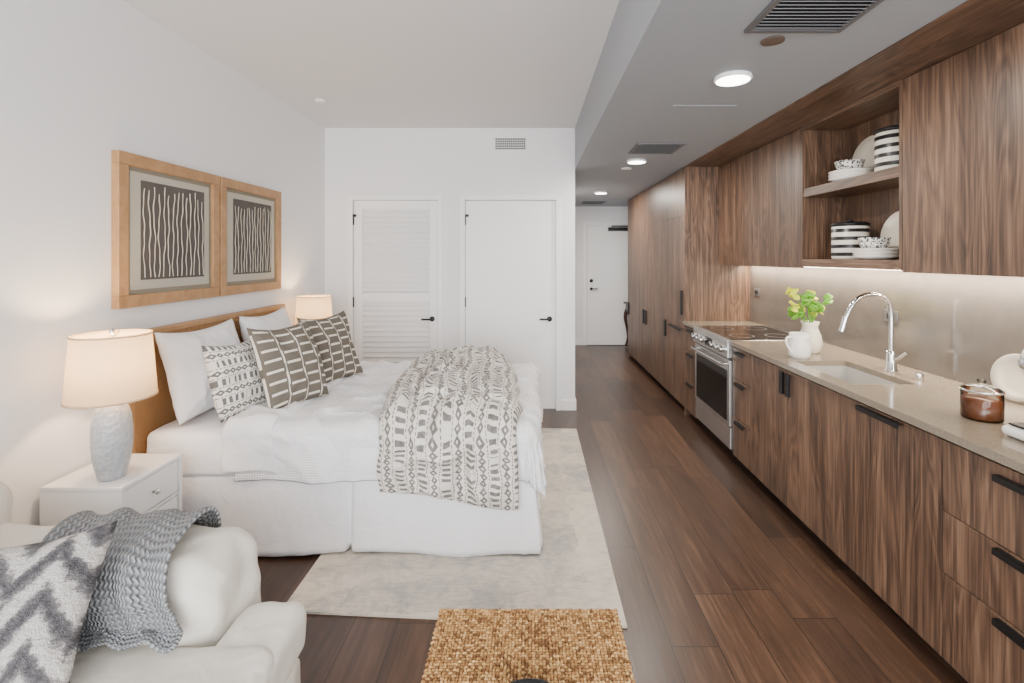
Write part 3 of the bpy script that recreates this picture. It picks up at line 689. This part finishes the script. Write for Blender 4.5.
# ================= OTTOMAN
ot=empty('woven_ottoman'); ox0,ox1,oy0,oy1,oz=-.277,.268,.98,1.54,.45
box('core',ox0+.010,ox1-.010,oy0+.010,oy1-.010,.03,oz-.009,M_strawd,ot,.006)
tb_=bmesh.new(); bmesh.ops.create_uvsphere(tb_,u_segments=8,v_segments=5,radius=1); tb_.verts.ensure_lookup_table()
TV=[v.co.copy() for v in tb_.verts]; TF=[[v.index for v in f_.verts] for f_ in tb_.faces]; tb_.free()
BV=[];BF=[];BR=[]
def blob(x,y,z,sx,sy,sz,a=0):
    r_=random.random(); o=len(BV); ca,sa=math.cos(a),math.sin(a)
    for t in TV:
        px,py=t.x*sx,t.y*sy; BV.append((x+px*ca-py*sa,y+px*sa+py*ca,z+t.z*sz)); BR.append(r_)
    for f_ in TF: BF.append([i+o for i in f_])
nx,ny=58,60; px=(ox1-ox0)/nx; py=(oy1-oy0)/ny
for i in range(nx):
    for j in range(ny):
        o=(i+j)%2; x=ox0+px*(i+.5); y=oy0+py*(j+.5)
        blob(x+random.uniform(-.001,.001),y+random.uniform(-.001,.001),oz-.006+random.uniform(-.001,.001),px*(.80 if o else .44),py*(.44 if o else .80),.0055,random.uniform(-.4,.4))
nx,ny=40,41; px=(ox1-ox0)/nx; py=(oy1-oy0)/ny
nzr=30; pz=(oz-.03)/nzr
for j in range(nzr):
    z=.035+pz*j
    for i in range(nx):
        x=ox0+px*(i+.5); o=(i+j)%2
        for yy_ in (oy1-.007,oy0+.007): blob(x,yy_,z,px*(.72 if o else .42),.007,pz*(.42 if o else .72))
    for i in range(ny):
        y=oy0+py*(i+.5); o=(i+j)%2
        for xx_ in (ox0+.007,ox1-.007): blob(xx_,y,z,.007,py*(.72 if o else .42),pz*(.42 if o else .72))
me=bpy.data.meshes.new('weave'); me.from_pydata(BV,[],BF); at_=me.attributes.new('rnd','FLOAT','POINT'); at_.data.foreach_set('value',BR)
me.polygons.foreach_set('use_smooth',[True]*len(me.polygons)); me.materials.append(M_straw)
o=bpy.data.objects.new('weave',me); col.objects.link(o); o.parent=ot
bowl('black_bowl',0,1.14,.451,.10,.035,M_black)
# ================= hall console
hc=empty('console_table'); hx0,hx1,hy0,hy1=1.62,2.3,8.05,8.5
box('top',hx0-.03,hx1,hy0-.02,hy1+.02,.74,.77,M_dwood,hc,.008); box('apron',hx0,hx1-.03,hy0+.02,hy1-.02,.62,.74,M_dwood,hc,.004)
for i,(x,y,s) in enumerate(((hx0+.03,hy0+.03,-1),(hx0+.03,hy1-.03,-1),(hx1-.06,hy0+.03,1),(hx1-.06,hy1-.03,1))):
    tube('leg_%d'%i,[(x,y,.66),(x+.05*s,y,.56),(x+.01*s,y,.34),(x-.015*s,y,.15),(x+.03*s,y,.02)],.024,M_dwood,hc,'NURBS',8,[1.3,1.4,.8,.55,.9])
# ================= LIGHT
w=bpy.data.worlds.new('World'); sc.world=w; w.use_nodes=True
bg=w.node_tree.nodes['Background']; bg.inputs[0].default_value=(.86,.93,1,1); bg.inputs[1].default_value=2.2
area('window_daylight',(.05,YR-.25,1.5),(R(90),0,0),3.9,2.5,380,(1,.99,.98))
bpy.context.view_layer.update()
for e in [o for o in col.objects if o.type=='EMPTY']:
    pts=[]
    for c in e.children:
        if c.type in('MESH','CURVE'): pts+=[c.matrix_world@Vector(q) for q in c.bound_box]
    if not pts: continue
    mn=Vector([min(p[i] for p in pts) for i in range(3)]); mxx=Vector([max(p[i] for p in pts) for i in range(3)])
    loc=Vector(((mn.x+mxx.x)/2,(mn.y+mxx.y)/2,mn.z)); e.location=loc
    for c in e.children: c.matrix_parent_inverse=Matrix.Translation(-loc)
cam=bpy.data.cameras.new('camera'); co=bpy.data.objects.new('camera',cam); col.objects.link(co)
co.location=(0,0,1.53); co.rotation_euler=(R(90),0,0); cam.sensor_width=36; cam.lens=500/1024*36
cam.shift_x=-18/1024; cam.shift_y=-84.5/1024; cam.clip_start=.05
sc.camera=co
print('T end',time.time()-T0,'objects',len(bpy.data.objects),flush=True)
